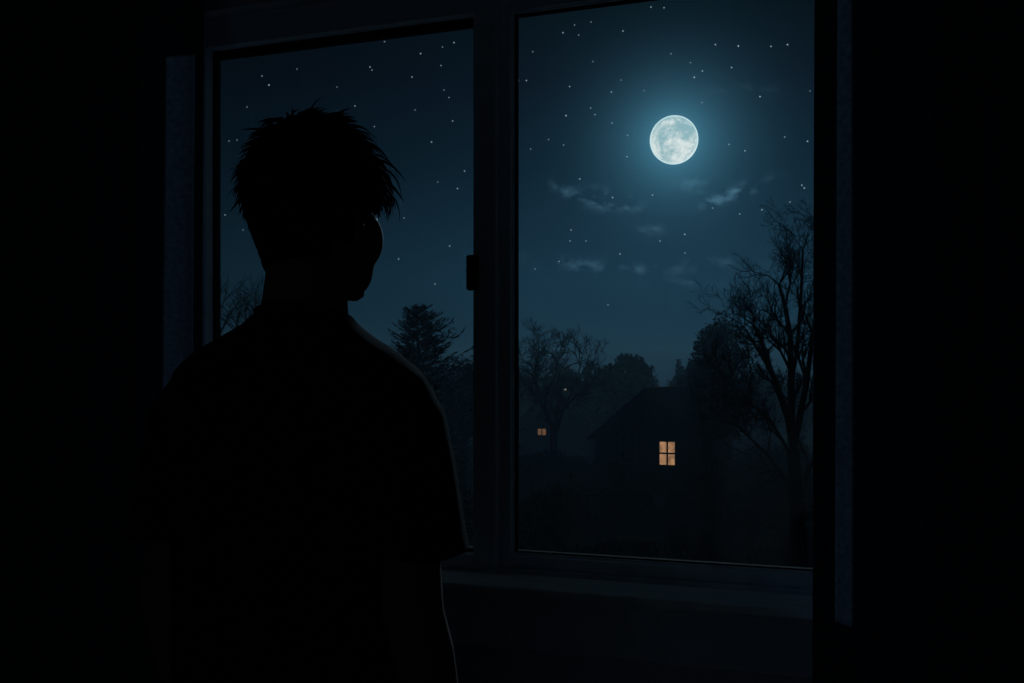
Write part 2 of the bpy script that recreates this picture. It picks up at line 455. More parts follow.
# neck rib and sleeve hems
cl = MB()
cr = [Vector((.015+.064*cos(t), -.012+.063*sin(t), 1.534-.010*sin(t)-.002)) for t in [2*pi*i/40 for i in range(41)]]
cl.tube(cr, .0045, 8, cap=False); cl.build('neckband', M['shirt'], shirt, smooth=True)
for sx in (-1, 1):
    # seam where the sleeve joins the shoulder
    q = [Vector((sx*(.196+.004*cos(t)+.006*sin(t)), -.010+.094*cos(t), 1.392+.078*sin(t))) for t in [pi*1.02-pi*1.0*i/16 for i in range(17)]]
# trousers
t_ = MB()
t_.loft([ell((0, -.006, .96), .176, .120, p=2.4), ell((0, -.010, .88), .182, .128, p=2.4), ell((0, -.012, .80), .178, .122, p=2.4), ell((0, -.01, .76), .14, .09)])
for sx in (-1, 1):
    hip = Vector((sx*.092, -.008, .86)); kn = Vector((sx*.105, .015, .49)); an = Vector((sx*.112, -.02, .075))
    t_.tube([hip, hip.lerp(kn, .4), kn, kn.lerp(an, .5), an], [.096, .090, .073, .066, .062], 20)
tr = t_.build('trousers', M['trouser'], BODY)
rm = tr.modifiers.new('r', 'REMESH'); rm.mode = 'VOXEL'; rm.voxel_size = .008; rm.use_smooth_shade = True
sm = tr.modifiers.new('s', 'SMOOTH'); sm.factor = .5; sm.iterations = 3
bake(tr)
for sx in (-1, 1):
    sh = MB(); sh.loft([ell((sx*.116, .03, .001), .046, .11, front=.14, p=2.4), ell((sx*.116, .03, .03), .048, .11, front=.14, p=2.4), ell((sx*.116, .025, .055), .044, .10, front=.12, p=2.3), ell((sx*.114, -.02, .085), .040, .055)])
    sh.build('shoe', M['shoe'], BODY, smooth=True)

# hair: an under-layer on the scalp plus tapered locks
rnd = random.Random(11)
def hair_at(th, z):
    """is this place of the head under the hair"""
    st = sin(th)
    if st > .55: return z > .172 - .01*cos(th)
    if st > -.05: return z > .110 + .10*max(0, st)
    if st > -.45: return z > .078
    return z > .030
hb = MB(); NT, NZ = 56, 40; idx = {}
for i in range(NZ+1):
    z = .030 + .205*i/NZ
    for j in range(NT):
        th = 2*pi*j/NT
        edge = 1 if hair_at(th, z-.012) else .45
        off = (.006 + .012*max(0, min(1, (z-.06)/.10)))*edge*(1-.75*max(0, min(1, (z-.18)/.055)))
        p = head_pt(th, z, off)
        p.z += .021*max(0, (z-.17)/.065)**1.5
        idx[i, j] = len(hb.v); hb.v.append(tuple(NECK_TOP + HEAD_ROT @ p))
for i in range(NZ):
    for j in range(NT):
        z = .030 + .205*(i+.5)/NZ; th = 2*pi*(j+.5)/NT
        if hair_at(th, z): hb.f.append((idx[i, j], idx[i, (j+1) % NT], idx[i+1, (j+1) % NT], idx[i+1, j]))
top = [idx[NZ, j] for j in range(NT)]; hb.f.append(tuple(top))
WH = Vector((.0, -.045, .235))   # crown whorl
cnt = 0
while cnt < 3400:
    th = rnd.uniform(0, 2*pi); z = .030 + .205*rnd.random()**.75
    if not hair_at(th, z): continue
    cnt += 1
    p = head_pt(th, z, .004-.010*max(0, min(1, (z-.18)/.05)))
    if z > .225:  # spread over the flat crown
        k = rnd.random()**.5; p = Vector((p.x*k*1.4, p.y*k*1.4, z+.004))
    p.z += .015*max(0, (z-.17)/.065)**1.5
    n = Vector((p.x/.0059, p.y/.0085, (p.z-.13)/.0115)); n.normalize()
    fl = (p-WH); fl -= n*fl.dot(n); fl = fl.normalized() if fl.length > .004 else Vector((0, 1, 0))
    hgt = max(0, min(1, (z-.07)/.11)); st = sin(th)
    ln = .010 + .026*hgt
    lift = .16 + .30*hgt
    front = max(0, min(1, (p.y-.005)/.06))*hgt
    ln += .020*front
    fl2 = (fl + Vector((rnd.gauss(0, .24), rnd.gauss(0, .24), rnd.gauss(0, .15)))*hgt + Vector((.18*front+.10*hgt, .65*front, 0))).normalized()
    ln *= rnd.uniform(.65, 1.25)
    if rnd.random() < .04 and hgt > .5: ln *= 1.25; lift += .22
    d = (n*lift + fl2*(1-lift*.5)).normalized()
    pts = [p]; c = p.copy(); m = 5; droop = Vector((0, 0, -.10-.30*front)) - n*(.18+.34*front)
    for k in range(m):
        c = c + d*(ln/m); d = (d + droop*.5 + Vector((rnd.gauss(0, .07), rnd.gauss(0, .07), rnd.gauss(0, .05)))).normalized(); pts.append(c.copy())
    r0 = rnd.uniform(.0016, .0034)
    hb.tube([NECK_TOP + HEAD_ROT @ q for q in pts], [r0, r0*1.05, r0*.9, r0*.65, r0*.38, .0003], 3, cap=False)
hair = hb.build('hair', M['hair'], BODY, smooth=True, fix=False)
tag(BODY, 'person with short tousled hair and dark T-shirt, seen from behind, looking out of the window', 'person')

# ------------------------------------------------------------------ trees
class Tree:
    def __init__(s, seed): s.rnd = random.Random(seed); s.tr = MB(); s.br = MB(); s.tips = []
    def grow(s, p, d, ln, r, depth, maxd, spread=34, up=.10, ratio=.74, kids=(2, 3), rmin=.006, mb=None, side=.5):
        rnd = s.rnd; mb = mb or s.br
        k = 3 if depth else 4
        pts = [p.copy()]; c = p.copy(); dd = d.copy()
        for i in range(k):
            dd = (dd + Vector((rnd.gauss(0, .10), rnd.gauss(0, .10), rnd.gauss(0, .07)+up*.5))).normalized()
            c = c + dd*(ln/k); pts.append(c.copy())
        r1 = max(rmin, r*.66)
        n = 8 if r > .08 else (5 if r > .03 else 3)
        mb.tube(pts, [r+(r1-r)*i/k for i in range(k+1)], n, cap=False)
        if depth >= maxd: s.tips.append((c, dd)); return
        nk = rnd.randint(*kids)
        for i in range(nk):
            s.child(c, dd, ln*ratio*rnd.uniform(.8, 1.1), r1*.92, depth, maxd, spread, up, ratio, kids, rmin, side)
        for i in range(1, k):
            if rnd.random() < side: s.child(pts[i], dd, ln*ratio*rnd.uniform(.5, .85), r1*.6, depth, maxd, spread*1.25, up, ratio, kids, rmin, side)
    def child(s, c, dd, ln, r, depth, maxd, spread, up, ratio, kids, rmin, side):
        rnd = s.rnd; a = R(rnd.gauss(spread, spread*.28)); t = rnd.uniform(0, 2*pi)
        o = dd.orthogonal().normalized(); q = dd.cross(o)
        nd = (dd*cos(a) + (o*cos(t)+q*sin(t))*sin(a)).normalized()
        s.grow(c, nd, ln, max(rmin, r), depth+1, maxd, spread, up, ratio, kids, rmin, None, side)

def bare_tree(px, z, hgt, seed, label, maxd=6, trunk=.28, spread=30, r=None, group=None, rmin=None, width=1):
    root = empty('bare_tree', base(px, z))
    T = Tree(seed); th = hgt*trunk; r = r or hgt*.022
    rmin = rmin or .00018*z
    pts = [Vector((0, 0, -.3)), Vector((.02*hgt*.2, 0, th*.5)), Vector((0, .01*hgt, th))]
    T.tr.tube(pts, [r*1.5, r*1.1, r], 10, cap=False)
    ratio = .76; ln = (hgt-th)/sum(ratio**i for i in range(maxd))*1.12
    for i in range(4):
        a = 2*pi*i/4+seed; tlt = spread*.9
        d = Vector((cos(a)*sin(R(tlt))*width, sin(a)*sin(R(tlt))*width, cos(R(tlt)))).normalized()
        T.grow(pts[-1]-Vector((0, 0, th*.12*i)), d, ln, r*.62, 1, maxd, spread, .10, ratio, (2, 3), rmin, None, .45)
    T.tr.build('trunk', M['bark'], root, smooth=True, fix=False)
    T.br.build('branches', M['bark'], root, fix=False)
    tag(root, label, 'tree', group); return root

def leaf_cloud(mb, rnd, c, rad, n, size, bumpy=.35):
    """leaves scattered in a lumpy ellipsoid"""
    c = Vector(c); rad = Vector(rad)
    k = 0
    while k < n:
        d = Vector((rnd.gauss(0, 1), rnd.gauss(0, 1), rnd.gauss(0, 1))).normalized()
        lump = 1 + bumpy*mnoise.noise(d*2.6+c*.7)
        rr = lump*rnd.random()**.38
        p = c + Vector((d.x*rad.x, d.y*rad.y, d.z*rad.z))*rr
        a = Vector((rnd.gauss(0, 1), rnd.gauss(0, 1), rnd.gauss(0, 1))).normalized(); b_ = a.orthogonal().normalized()
        s_ = size*rnd.uniform(.6, 1.4)
        mb.poly([p-a*s_, p+b_*s_*.55, p+a*s_, p-b_*s_*.55]); k += 1

def leafy_tree(px, z, hgt, wid, seed, label, name='leafy_tree', n=5200, group=None, m='leaf2', lift=.35, size=None):
    rnd = random.Random(seed); root = empty(name, base(px, z))
    t = MB(); r = hgt*.02
    t.tube([(0, 0, -.3), (0, 0, hgt*.45), (0, 0, hgt*.8)], [r*1.4, r, r*.4], 8, cap=False)
    for i in range(9):
        a = rnd.uniform(0, 6.28); h0 = hgt*rnd.uniform(.3, .7)
        t.tube([(0, 0, h0), (cos(a)*wid*.22, sin(a)*wid*.22, h0+hgt*.1), (cos(a)*wid*.40, sin(a)*wid*.40, h0+hgt*.18)], [r*.5, r*.3, r*.1], 5, cap=False)
    t.build('trunk', M['bark'], root, smooth=True, fix=False)
    c = MB(); size = size or wid*.035
    hc = hgt*(1+lift)/2; hr = hgt*(1-lift)/2
    leaf_cloud(c, rnd, (0, 0, hc), (wid*.42, wid*.42, hr*.92), n//2, size)
    for i in range(14):
        a = rnd.uniform(0, 6.28); e = rnd.uniform(-.7, 1); q = math.sqrt(max(0, 1-e*e))
        leaf_cloud(c, rnd, (cos(a)*q*wid*.34, sin(a)*q*wid*.34, hc+e*hr*.72), (wid*.17, wid*.17, hr*.24), n//28, size)
    c.build('foliage', M[m], root, fix=False)
    tag(root, label, 'tree', group); return root

def pine_tree(px, z, hgt, wid, seed, label, group=None, n=56, dense=1):
    rnd = random.Random(seed); root = empty('pine_tree', base(px, z))
    t = MB(); r = hgt*.018
    t.tube([(0, 0, -.3), (0, 0, hgt*.5), (0, 0, hgt*.99)], [r*1.3, r*.8, r*.1], 8, cap=False)
    t.build('trunk', M['bark'], root, smooth=True, fix=False)
    c = MB()
    for i in range(n):
        k = i/n; h0 = hgt*(.12+.87*k)
        ln = wid*.5*(1-k)**.62*(.75+.25*sin(i*1.9))+hgt*.012
        for j in range(rnd.randint(5, 7)):
            a = rnd.uniform(0, 6.28); l = ln*rnd.uniform(.6, 1.15); up = rnd.uniform(.05, .45)
            d = Vector((cos(a), sin(a), up)).normalized()
            p0 = Vector((0, 0, h0)); p1 = p0+d*l*.6+Vector((0, 0, -.03*l)); p2 = p0+d*l+Vector((0, 0, .10*l))
            c.tube([p0, p1, p2], [.03, .02, .005], 3, cap=False)
            side = Vector((-sin(a), cos(a), 0))
            for q in range(int(16*dense)):
                tt = rnd.uniform(.15, 1.0); b0 = p0.lerp(p1, tt/.6) if tt < .6 else p1.lerp(p2, (tt-.6)/.4)
                sp = l*.20*(1.15-tt)+hgt*.010
                e = b0 + side*rnd.gauss(0, 1)*sp + d*sp*.9 + Vector((0, 0, rnd.gauss(.2, .5)*sp))
                wv = Vector((rnd.gauss(0, 1), rnd.gauss(0, 1), rnd.gauss(0, 1))).normalized()*hgt*.0045
                c.poly([b0-wv, b0+wv, e])
    c.build('foliage', M['leaf'], root, fix=False)
    tag(root, label, 'tree', group); return root

def shrub(px, z, hgt, wid, seed, label, leafy=True, group=None, dxy=None):
    rnd = random.Random(seed); root = empty('shrub' if leafy else 'bare_shrub', base(px, z))
    T = Tree(seed)
    for i in range(7):
        a = rnd.uniform(0, 6.28); tl = R(rnd.uniform(12, 42))
        T.grow(Vector((0, 0, -.05)), Vector((cos(a)*sin(tl)*wid/hgt, sin(a)*sin(tl)*wid/hgt, cos(tl))).normalized(), hgt*.34, hgt*.014, 2, 5 if leafy else 6, 26, .05, .76, (2, 3), .00018*z, None, .4)
    T.br.build('stems', M['bark'], root, fix=False)
    if leafy:
        c = MB()
        for i in range(9):
            a = rnd.uniform(0, 6.28); q = rnd.uniform(.1, .36)
            leaf_cloud(c, rnd, (cos(a)*wid*q, sin(a)*wid*q, hgt*rnd.uniform(.35, .68)), (wid*.22, wid*.22, hgt*.27), 330, .11)
        c.build('foliage', M['leaf2'], root, fix=False)
    tag(root, label, 'shrub', group); return root

# --- the big bare tree at the edge of the right pane, limbs led by hand then grown
def big_tree():
    z = 36.0; root = empty('bare_tree', base(796, z)); o = root.location
    def P(px, py, dz=0): return at(px, py, z+dz) - o
    T = Tree(5); rm_ = .0050
    b0 = P(799, 590); f1 = P(796, 505); f2 = P(793, 450)
    T.tr.tube([b0, P(798, 545), f1, f2], [.40, .31, .27, .22], 12, cap=False)
    limbs = [
        ([f2, P(789, 420, .3), P(780, 395, .6), P(769, 365, .9), P(762, 343, 1.2), P(754, 326, 1.4)], .150),
        ([f2, P(791, 410, -.2), P(791, 370, -.4), P(790, 335, -.3), P(785, 305, 0), P(779, 285, .3)], .150),
        ([f2, P(800, 415, -.5), P(807, 380, -.8), P(812, 340, -1), P(818, 300, -1), P(821, 270, -1.2)], .130),
        ([f1, P(784, 478, .8), P(768, 455, 1.6), P(750, 438, 2.2), P(736, 425, 2.6)], .085),
        ([P(793, 460), P(782, 440, -.8), P(770, 420, -1.4), P(752, 405, -2), P(738, 398, -2.4)], .070),
        ([f1, P(808, 470, .8), P(824, 440, 1.4), P(840, 410, 1.8), P(850, 380, 2)], .10),
        ([P(791, 385, -.3), P(797, 350, .6), P(800, 310, 1.2), P(802, 275, 1.6), P(803, 250, 1.8)], .09),
        ([P(776, 383, .7), P(765, 362, 0), P(753, 342, -.6), P(745, 328, -1)], .07),
    ]
    for pts, r in limbs:
        k = len(pts)
        T.br.tube(pts, [r*(1-.62*i/(k-1)) for i in range(k)], 7, cap=False)
        for i in range(1, k):
            d = (pts[i]-pts[i-1]).normalized(); rr = r*(1-.62*i/(k-1))
            nn = 3 if i == k-1 else (1 if i < 2 else 2)
            for _ in range(nn):
                T.child(pts[i], d, (.62 if pts[-1] is limbs[0][0][-1] else .80) if i > 1 else .6, rr*.6, 2, 7, 36, .13, .76, (2, 3), rm_, .62)
    T.tr.build('trunk', M['bark'], root, smooth=True, fix=False); T.br.build('branches', M['bark'], root, fix=False)
    tag(root, 'largest bare tree, forking trunk and fanned twigs, rising below the moon beside the curtain', 'tree')
big_tree()
bare_tree(553, 92, 14.6, 3, 'rounded bare tree rising behind the small house with the dim lit window', maxd=7, spread=33, trunk=.30, width=.95)
bare_tree(224, 60, 15.0, 8, 'thin bare tree seen just above the person\'s shoulder at the window\'s curtain end', maxd=6, spread=31)
pine_tree(418, 62, 12.9, 14.5, 2, 'bushy pine tree seen between the person\'s shoulder and the window post', dense=1.7)
leafy_tree(463, 74, 10.8, 5.0, 21, 'loose leafy tree crowding against the pine beside the window post', n=3000, size=.13)
leafy_tree(357, 75, 9.2, 6.5, 22, 'low leafy tree on the shoulder side of the bushy pine', n=2600)
leafy_tree(628, 128, 13.4, 7.6, 23, 'round leafy tree standing behind the roof peak of the gabled house', n=4200)
pine_tree(679, 128, 12.6, 3.0, 4, 'slim pointed pine standing over the roof ridge of the gabled house', dense=.8)
leafy_tree(726, 88, 15.0, 6.8, 24, 'tall dense dark tree between the house roof and the big bare tree', n=7200, lift=.15, size=.17)
leafy_tree(697, 98, 11.6, 5.0, 26, 'smaller dark tree touching the far end of the house roof', n=3600, lift=.15)
# far belt of trees on the horizon
rnd = random.Random(31)
fars = []
for i in range(46):
    row = i % 2
    px = 100 + (i//2)*41 + row*20 + rnd.uniform(-4, 4); z = 150 + row*16 + rnd.uniform(-2, 2)
    if i < 3:
        o = leafy_tree(px, z, 12.0, [5.8, 5.2, 6][i], 40+i, 'distant leafy tree in the hazy belt along the horizon', group='distant trees on the horizon', n=2400, lift=.05, size=.32)
        fars.append(o)
    else:
        src = fars[i % 3]; o = src.copy(); COL.objects.link(o)
        for ch in src.children:
            c = ch.copy(); COL.objects.link(c); c.parent = o
        o.location = base(px, z)
    sc_ = rnd.uniform(.88, 1.06); o.scale = (sc_, sc_, sc_); o.rotation_euler.z = rnd.uniform(0, 6)
# shrubs of the garden
SH = [
 (528, 44, 2.9, 3.6, 1, 'leafy shrub in the garden by the window post, under the small house'),
 (566, 50, 3.0, 4.2, 1, 'broad leafy shrub in front of the small house wing'),
 (600, 58, 2.4, 3.6, 1, 'low leafy shrub at the eave corner of the gabled house'),
 (552, 30, 3.4, 2.8, 0, 'bare twiggy shrub low in the pane near the window post'),
 (636, 62, 1.5, 2.4, 1, 'low rounded shrub under the unlit window of the house'),
 (680, 62, 1.4, 1.9, 1, 'small rounded shrub under the glowing window'),
 (716, 56, 3.6, 4.0, 1, 'tall leafy shrub against the side wall of the gabled house'),
 (752, 48, 3.4, 3.8, 1, 'leafy shrub between the house and the big bare tree'),
 (700, 34, 3.0, 3.0, 0, 'bare twiggy shrub in the near garden below the house'),
 (762, 30, 3.2, 2.8, 0, 'bare twiggy shrub at the foot of the big bare tree'),
 (610, 40, 1.5, 3.4, 1, 'wide low shrub in the near lawn below the eave'),
 (648, 36, 1.1, 2.4, 1, 'lowest shrub in the near lawn below the glowing window'),
 (412, 50, 3.6, 4.6, 1, 'leafy shrub under the bushy pine'),
 (456, 46, 3.4, 4.2, 1, 'leafy shrub against the left pane\'s edge by the window post'),
 (800, 52, 3.8, 4.2, 1, 'leafy shrub behind the trunk of the big bare tree'),
 (590, 68, 3.0, 4.4, 1, 'rounded shrub at the near eave side of the gabled house'),
 (532, 74, 3.4, 5.0, 1, 'shrub in front of the small house, below its dim window'),
 (562, 80, 3.2, 5.0, 1, 'shrub before the side wing of the small house'),
 (742, 66, 3.6, 5.0, 1, 'shrub behind the lowest limb of the big bare tree'),
 (780, 70, 4.6, 5.5, 1, 'tall shrub seen through the fork of the big bare tree'),
 (440, 32, 2.0, 3.0, 1, 'low near shrub above the T-shirt sleeve hem'),
]
for i, (px, z, h_, w_, lf, lb) in enumerate(SH): shrub(px, z, h_, w_, 60+i, lb, bool(lf))

# ------------------------------------------------------------------ ground
g = MB(); nx, ny = 60, 60
for i in range(ny+1):
    z = 2.5 + 700*(i/ny)**2.2
    for j in range(nx+1):
        x = (j/nx-.5)*2*(30+z*1.1)
        p = EYE + VIEW*z + RIGHT*x; p.z = ground_z(z) + .25*mnoise.noise(Vector((x*.06, z*.06, 0)))
        g.v.append(tuple(p))
for i in range(ny):
    for j in range(nx):
        a = i*(nx+1)+j; g.f.append((a, a+1, a+nx+2, a+nx+1))
tag(g.build('ground', M['ground'], smooth=True, fix=False), kind='structure')

# ------------------------------------------------------------------ houses
def house(loc, ang, W, Lh, wall_h, rise, wins, label, mats, over=.35, name='house', wing=None, vent=True):
    root = empty(name, loc, ang)     # local: gable front at y = 0 facing -y, x across, house runs to +y
    b_ = MB()
    prof_ = [(-W/2, 0, 0), (W/2, 0, 0), (W/2, 0, wall_h), (0, 0, wall_h+rise), (-W/2, 0, wall_h)]
    b_.prism(prof_, (0, Lh, 0)); b_.build('walls', mats[0], root)
    s_ = rise/(W/2)
    rf = MB(); th = .14
    for sx in (-1, 1):
        e = W/2+over
        q = [(0, -over, wall_h+rise+th), (sx*e, -over, wall_h-over*s_+th), (sx*e, -over, wall_h-over*s_+.02), (0, -over, wall_h+rise+.02)]
        rf.prism(q, (0, Lh+2*over, 0))
    roof = rf.build('roof', mats[1], root)
    fs = MB()
    for sx in (-1, 1):
        e = W/2+over
        q = [(0, -over-.05, wall_h+rise+th+.03), (sx*e, -over-.05, wall_h-over*s_+th+.03), (sx*e, -over-.05, wall_h-over*s_-.08), (0, -over-.05, wall_h+rise-.08)]
        fs.prism(q, (0, .05, 0))
    fs.box(-.10, .10, -over, Lh+over, wall_h+rise+th-.03, wall_h+rise+th+.05)
    fs.build('roof_edge', M['fascia'], root)
    if vent:
        MB().box(-.14, .14, -.04, .0, wall_h+rise*.44, wall_h+rise*.70).build('attic_vent', M['darkglass'], root)
    for (x, zc, w_, h_, lit, nv, nh) in wins:
        fr_ = MB(); t = .09
        rect_frame(fr_, x-w_/2-t, x+w_/2+t, zc-h_/2-t, zc+h_/2+t, -.07, .02, t, t, t, t)
        for k in range(1, nv): fr_.box(x-w_/2+w_*k/nv-.06, x-w_/2+w_*k/nv+.06, -.05, -.02, zc-h_/2, zc+h_/2)
        for k in range(1, nh): fr_.box(x-w_/2, x+w_/2, -.05, -.02, zc-h_/2+h_*k/nh-.06, zc-h_/2+h_*k/nh+.06)
        fo = fr_.build('window', M['trimw'], root)
        pn = MB().box(x-w_/2, x+w_/2, -.02, -.005, zc-h_/2, zc+h_/2).build('pane', M[lit], fo)
        if lit != 'darkglass': fo['label'] = 'window glowing warm yellow from inside'
    tag(root, label, 'house')
    return root
# main house: peak at (647,388), 73 m off
hz = 73.0; hang = R(32)
pk = at(647, 388, hz); gz = ground_z(hz)-.1
# turn the gable a little to our left, the ridge runs away to the right
main_rot = YAW - R(24)
wall_h = 3.15; tot = pk.z - gz
hs = house((pk.x, pk.y, gz), main_rot, 8.0, 11.0, tot-3.35-.14, 3.35,
      [(1.52, tot-4.72, 1.12, 1.66, 'warm', 2, 2), (-1.45, tot-4.45, 1.15, 2.0, 'darkglass', 2, 2)],
      'dark gabled house with horizontal siding and a glowing four-paned window', (M['siding'], M['roof']), over=.45)
sp = at(553, 393, 128); sg = ground_z(128)-.1; st_ = sp.z-sg
h2 = house((sp.x, sp.y, sg), YAW - R(14), 9.4, 8.0, st_-3.6, 3.46,
      [(-1.45, st_-5.0, 1.05, .8, 'warm2', 2, 1)],
      'small far pale-grey house beside the window post with one dim lit window', (M['siding2'], M['roof']), over=.4, vent=False)
# its side wing
MB().box(1.5, 6.6, 1.0, 6.0, 0, st_-4.0).build('wing', M['siding2'], h2)
wr_ = MB().prism([(1.3, .6, st_-3.95), (1.3, 3.5, st_-2.85), (1.3, 6.4, st_-3.95)], (5.6, 0, 0)).build('wing_roof', M['roof'], h2)

# street lamps far off
for i, (px, py, z, e, lb) in enumerate(((566, 389.5, 140, 1, 'distant street lamp, a bright dot above the small house roof'), (603, 387.5, 141, .3, 'fainter distant street lamp between the small house and the gabled roof'))):
    p = at(px, py, z); gz_ = ground_z(z); o = empty('street_lamp', (p.x, p.y, gz_)); h_ = p.z-gz_
    MB().tube([(0, 0, -.2), (0, 0, h_*.95), (0, 0, h_+.15)], [.09, .06, .05], 8).build('pole', M['rod'], o)
    MB().ball((0, -.25, h_+.0), (.12 if i == 0 else .09, .12, .11 if i == 0 else .22)).build('lamp_head', M['lamp'] if i == 0 else emat('dim_lamp_bulb', (.6, .6, .65), .09, 3, .05), o, smooth=True)
    MB().tube([(0, 0, h_+.12), (0, -.25, h_+.14)], .03, 6).build('arm', M['rod'], o)
    tag(o, lb, 'street lamp')

# ------------------------------------------------------------------ evening haze lying over the gardens
hm = bpy.data.materials.new('night_haze'); hm.use_nodes = True
N = hm.node_tree.nodes; N.remove(N['Principled BSDF'])
vsx = N.new('ShaderNodeVolumeScatter'); vsx.inputs['Density'].default_value = .0013; vsx.inputs['Color'].default_value = (.50, .80, 1, 1); vsx.inputs['Anisotropy'].default_value = .2
hm.node_tree.links.new(vsx.outputs[0], N['Material Output'].inputs['Volume'])
hz_ = MB().box(-180, 180, 12, 330, -12, 10).build('haze', hm); hz_.location = (0, 0, 0); hz_.rotation_euler.z = YAW
tag(hz_, 'thin blue night haze over the gardens', 'haze', kind='stuff')

# ------------------------------------------------------------------ moon
mp_ = at(674, 140, 3000); mr = 24.0/F*3000
moon = MB().ball((0, 0, 0), mr, nu=64, nv=40).build('moon', bpy.data.materials.new('moon_surface'), smooth=True)
moon.location = mp_
dirm = (EYE-mp_).normalized()
moon.rotation_euler = dirm.to_track_quat('Z', 'Y').to_euler()
mm = moon.data.materials[0]; mm.use_nodes = True; nt = mm.node_tree; N = nt.nodes; L = nt.links; N.remove(N['Principled BSDF'])
tc = N.new('ShaderNodeTexCoord'); mpn = N.new('ShaderNodeMapping'); s_ = 1/mr; mpn.inputs['Scale'].default_value = (s_, s_, s_); mpn.inputs['Location'].default_value = (3.1, 1.7, .4)
L.new(tc.outputs['Object'], mpn.inputs[0])
n1 = N.new('ShaderNodeTexNoise'); n1.inputs['Scale'].default_value = 1.55; n1.inputs['Detail'].default_value = 5; n1.inputs['Roughness'].default_value = .58; n1.inputs['Distortion'].default_value = .7
L.new(mpn.outputs[0], n1.inputs['Vector'])
n2 = N.new('ShaderNodeTexNoise'); n2.inputs['Scale'].default_value = 7; n2.inputs['Detail'].default_value = 5
L.new(mpn.outputs[0], n2.inputs['Vector'])
def math_(op, a, b=None, c=None, clamp=False):
    n = N.new('ShaderNodeMath'); n.operation = op; n.use_clamp = clamp
    for i, v in enumerate((a, b, c)):
        if v is None: continue
        if isinstance(v, (int, float)): n.inputs[i].default_value = v
        else: L.new(v, n.inputs[i])
    return n.outputs[0]
sx_ = N.new('ShaderNodeSeparateXYZ'); L.new(tc.outputs['Object'], sx_.inputs[0])
# the maria lie on the upper half of the face that always looks at us
yy = math_('MULTIPLY', sx_.outputs['Y'], s_)
mar = math_('ADD', math_('MULTIPLY', n1.outputs[0], .95), math_('MULTIPLY', math_('SUBTRACT', n2.outputs[0], .5), .35))
mar = math_('SUBTRACT', mar, math_('MULTIPLY', yy, .13))
rp = N.new('ShaderNodeValToRGB'); L.new(mar, rp.inputs[0])
e0, e1 = rp.color_ramp.elements; e0.position = .36; e1.position = .62
e0.color = (*lin((146, 186, 194)), 1); e1.color = (*lin((222, 234, 233)), 1)
# bright limb: distance from the axis of the near face
rr = math_('SQRT', math_('ADD', math_('POWER', math_('MULTIPLY', sx_.outputs['X'], s_), 2), math_('POWER', yy, 2)))
lim = N.new('ShaderNodeMapRange'); lim.inputs['From Min'].default_value = .92; lim.inputs['From Max'].default_value = .985; L.new(rr, lim.inputs[0])
mx = N.new('ShaderNodeMix'); mx.data_type = 'RGBA'; L.new(lim.outputs[0], mx.inputs[0]); L.new(rp.outputs[0], mx.inputs[6]); mx.inputs[7].default_value = (*lin((208, 243, 247)), 1)
em = N.new('ShaderNodeEmission'); L.new(mx.outputs[2], em.inputs[0]); em.inputs[1].default_value = 1.0
L.new(em.outputs[0], N['Material Output'].inputs['Surface'])
tag(moon, 'full moon glowing pale blue-white in the starry sky', 'moon')

# moonlight: the lamp stands just beside the disc so the disc does not shade it
ld = bpy.data.lights.new('moonlight', 'SUN'); ld.energy = .60; ld.color = (.52, .80, 1.0); ld.angle = R(1.2)
ld.cycles.use_multiple_importance_sampling = False
lo = bpy.data.objects.new('moonlight', ld); link(lo)
sd_ = (at(735, 98, 1000)-EYE).normalized()
lo.rotation_euler = sd_.to_track_quat('Z', 'Y').to_euler(); lo.location = (0, 0, 60)

# ------------------------------------------------------------------ sky
wd = bpy.data.worlds.new('night_sky'); scn.world = wd; wd.use_nodes = True
nt = wd.node_tree; N = nt.nodes; L = nt.links
bg = N['Background']; tc = N.new('ShaderNodeTexCoord')
nrm = N.new('ShaderNodeVectorMath'); nrm.operation = 'NORMALIZE'; L.new(tc.outputs['Generated'], nrm.inputs[0]); D = nrm.outputs[0]
def vdist(v):
    n = N.new('ShaderNodeVectorMath'); n.operation = 'DISTANCE'; L.new(D, n.inputs[0]); n.inputs[1].default_value = tuple(v); return n.outputs['Value']
def dotv(v):
    n = N.new('ShaderNodeVectorMath'); n.operation = 'DOT_PRODUCT'; L.new(D, n.inputs[0]); n.inputs[1].default_value = tuple(v); return n.outputs['Value']
def mixc(fac, a, b):
    n = N.new('ShaderNodeMix'); n.data_type = 'RGBA'
    for i, v in ((0, fac), (6, a), (7, b)):
        if isinstance(v, tuple): n.inputs[i].default_value = (*v, 1)
        elif isinstance(v, (int, float)): n.inputs[i].default_value = v
        else: L.new(v, n.inputs[i])
    return n.outputs[2]
sep = N.new('ShaderNodeSeparateXYZ'); L.new(D, sep.inputs[0])
elev = sep.outputs['Z']
ramp = N.new('ShaderNodeValToRGB'); mrn = N.new('ShaderNodeMapRange'); mrn.inputs['From Min'].default_value = -.1; mrn.inputs['From Max'].default_value = .5
L.new(elev, mrn.inputs[0]); L.new(mrn.outputs[0], ramp.inputs[0])
cr = ramp.color_ramp
def e2p(e): return (e+.1)/.6
cr.elements[0].position = 0; cr.elements[0].color = (*lin((8, 22, 32)), 1)
cr.elements[1].position = 1; cr.elements[1].color = (*lin((4, 12, 18)), 1)
for e, c in ((-.005, (20, 46, 62)), (.03, (26, 59, 78)), (.09, (26, 58, 77)), (.15, (21, 47, 64)), (.20, (15, 37, 51)), (.28, (12, 25, 37)), (.34, (8, 22, 30))):
    x = cr.elements.new(e2p(e)); x.color = (*lin(c), 1)
md = (mp_-EYE).normalized(); dm = vdist(md)
col = ramp.outputs[0]
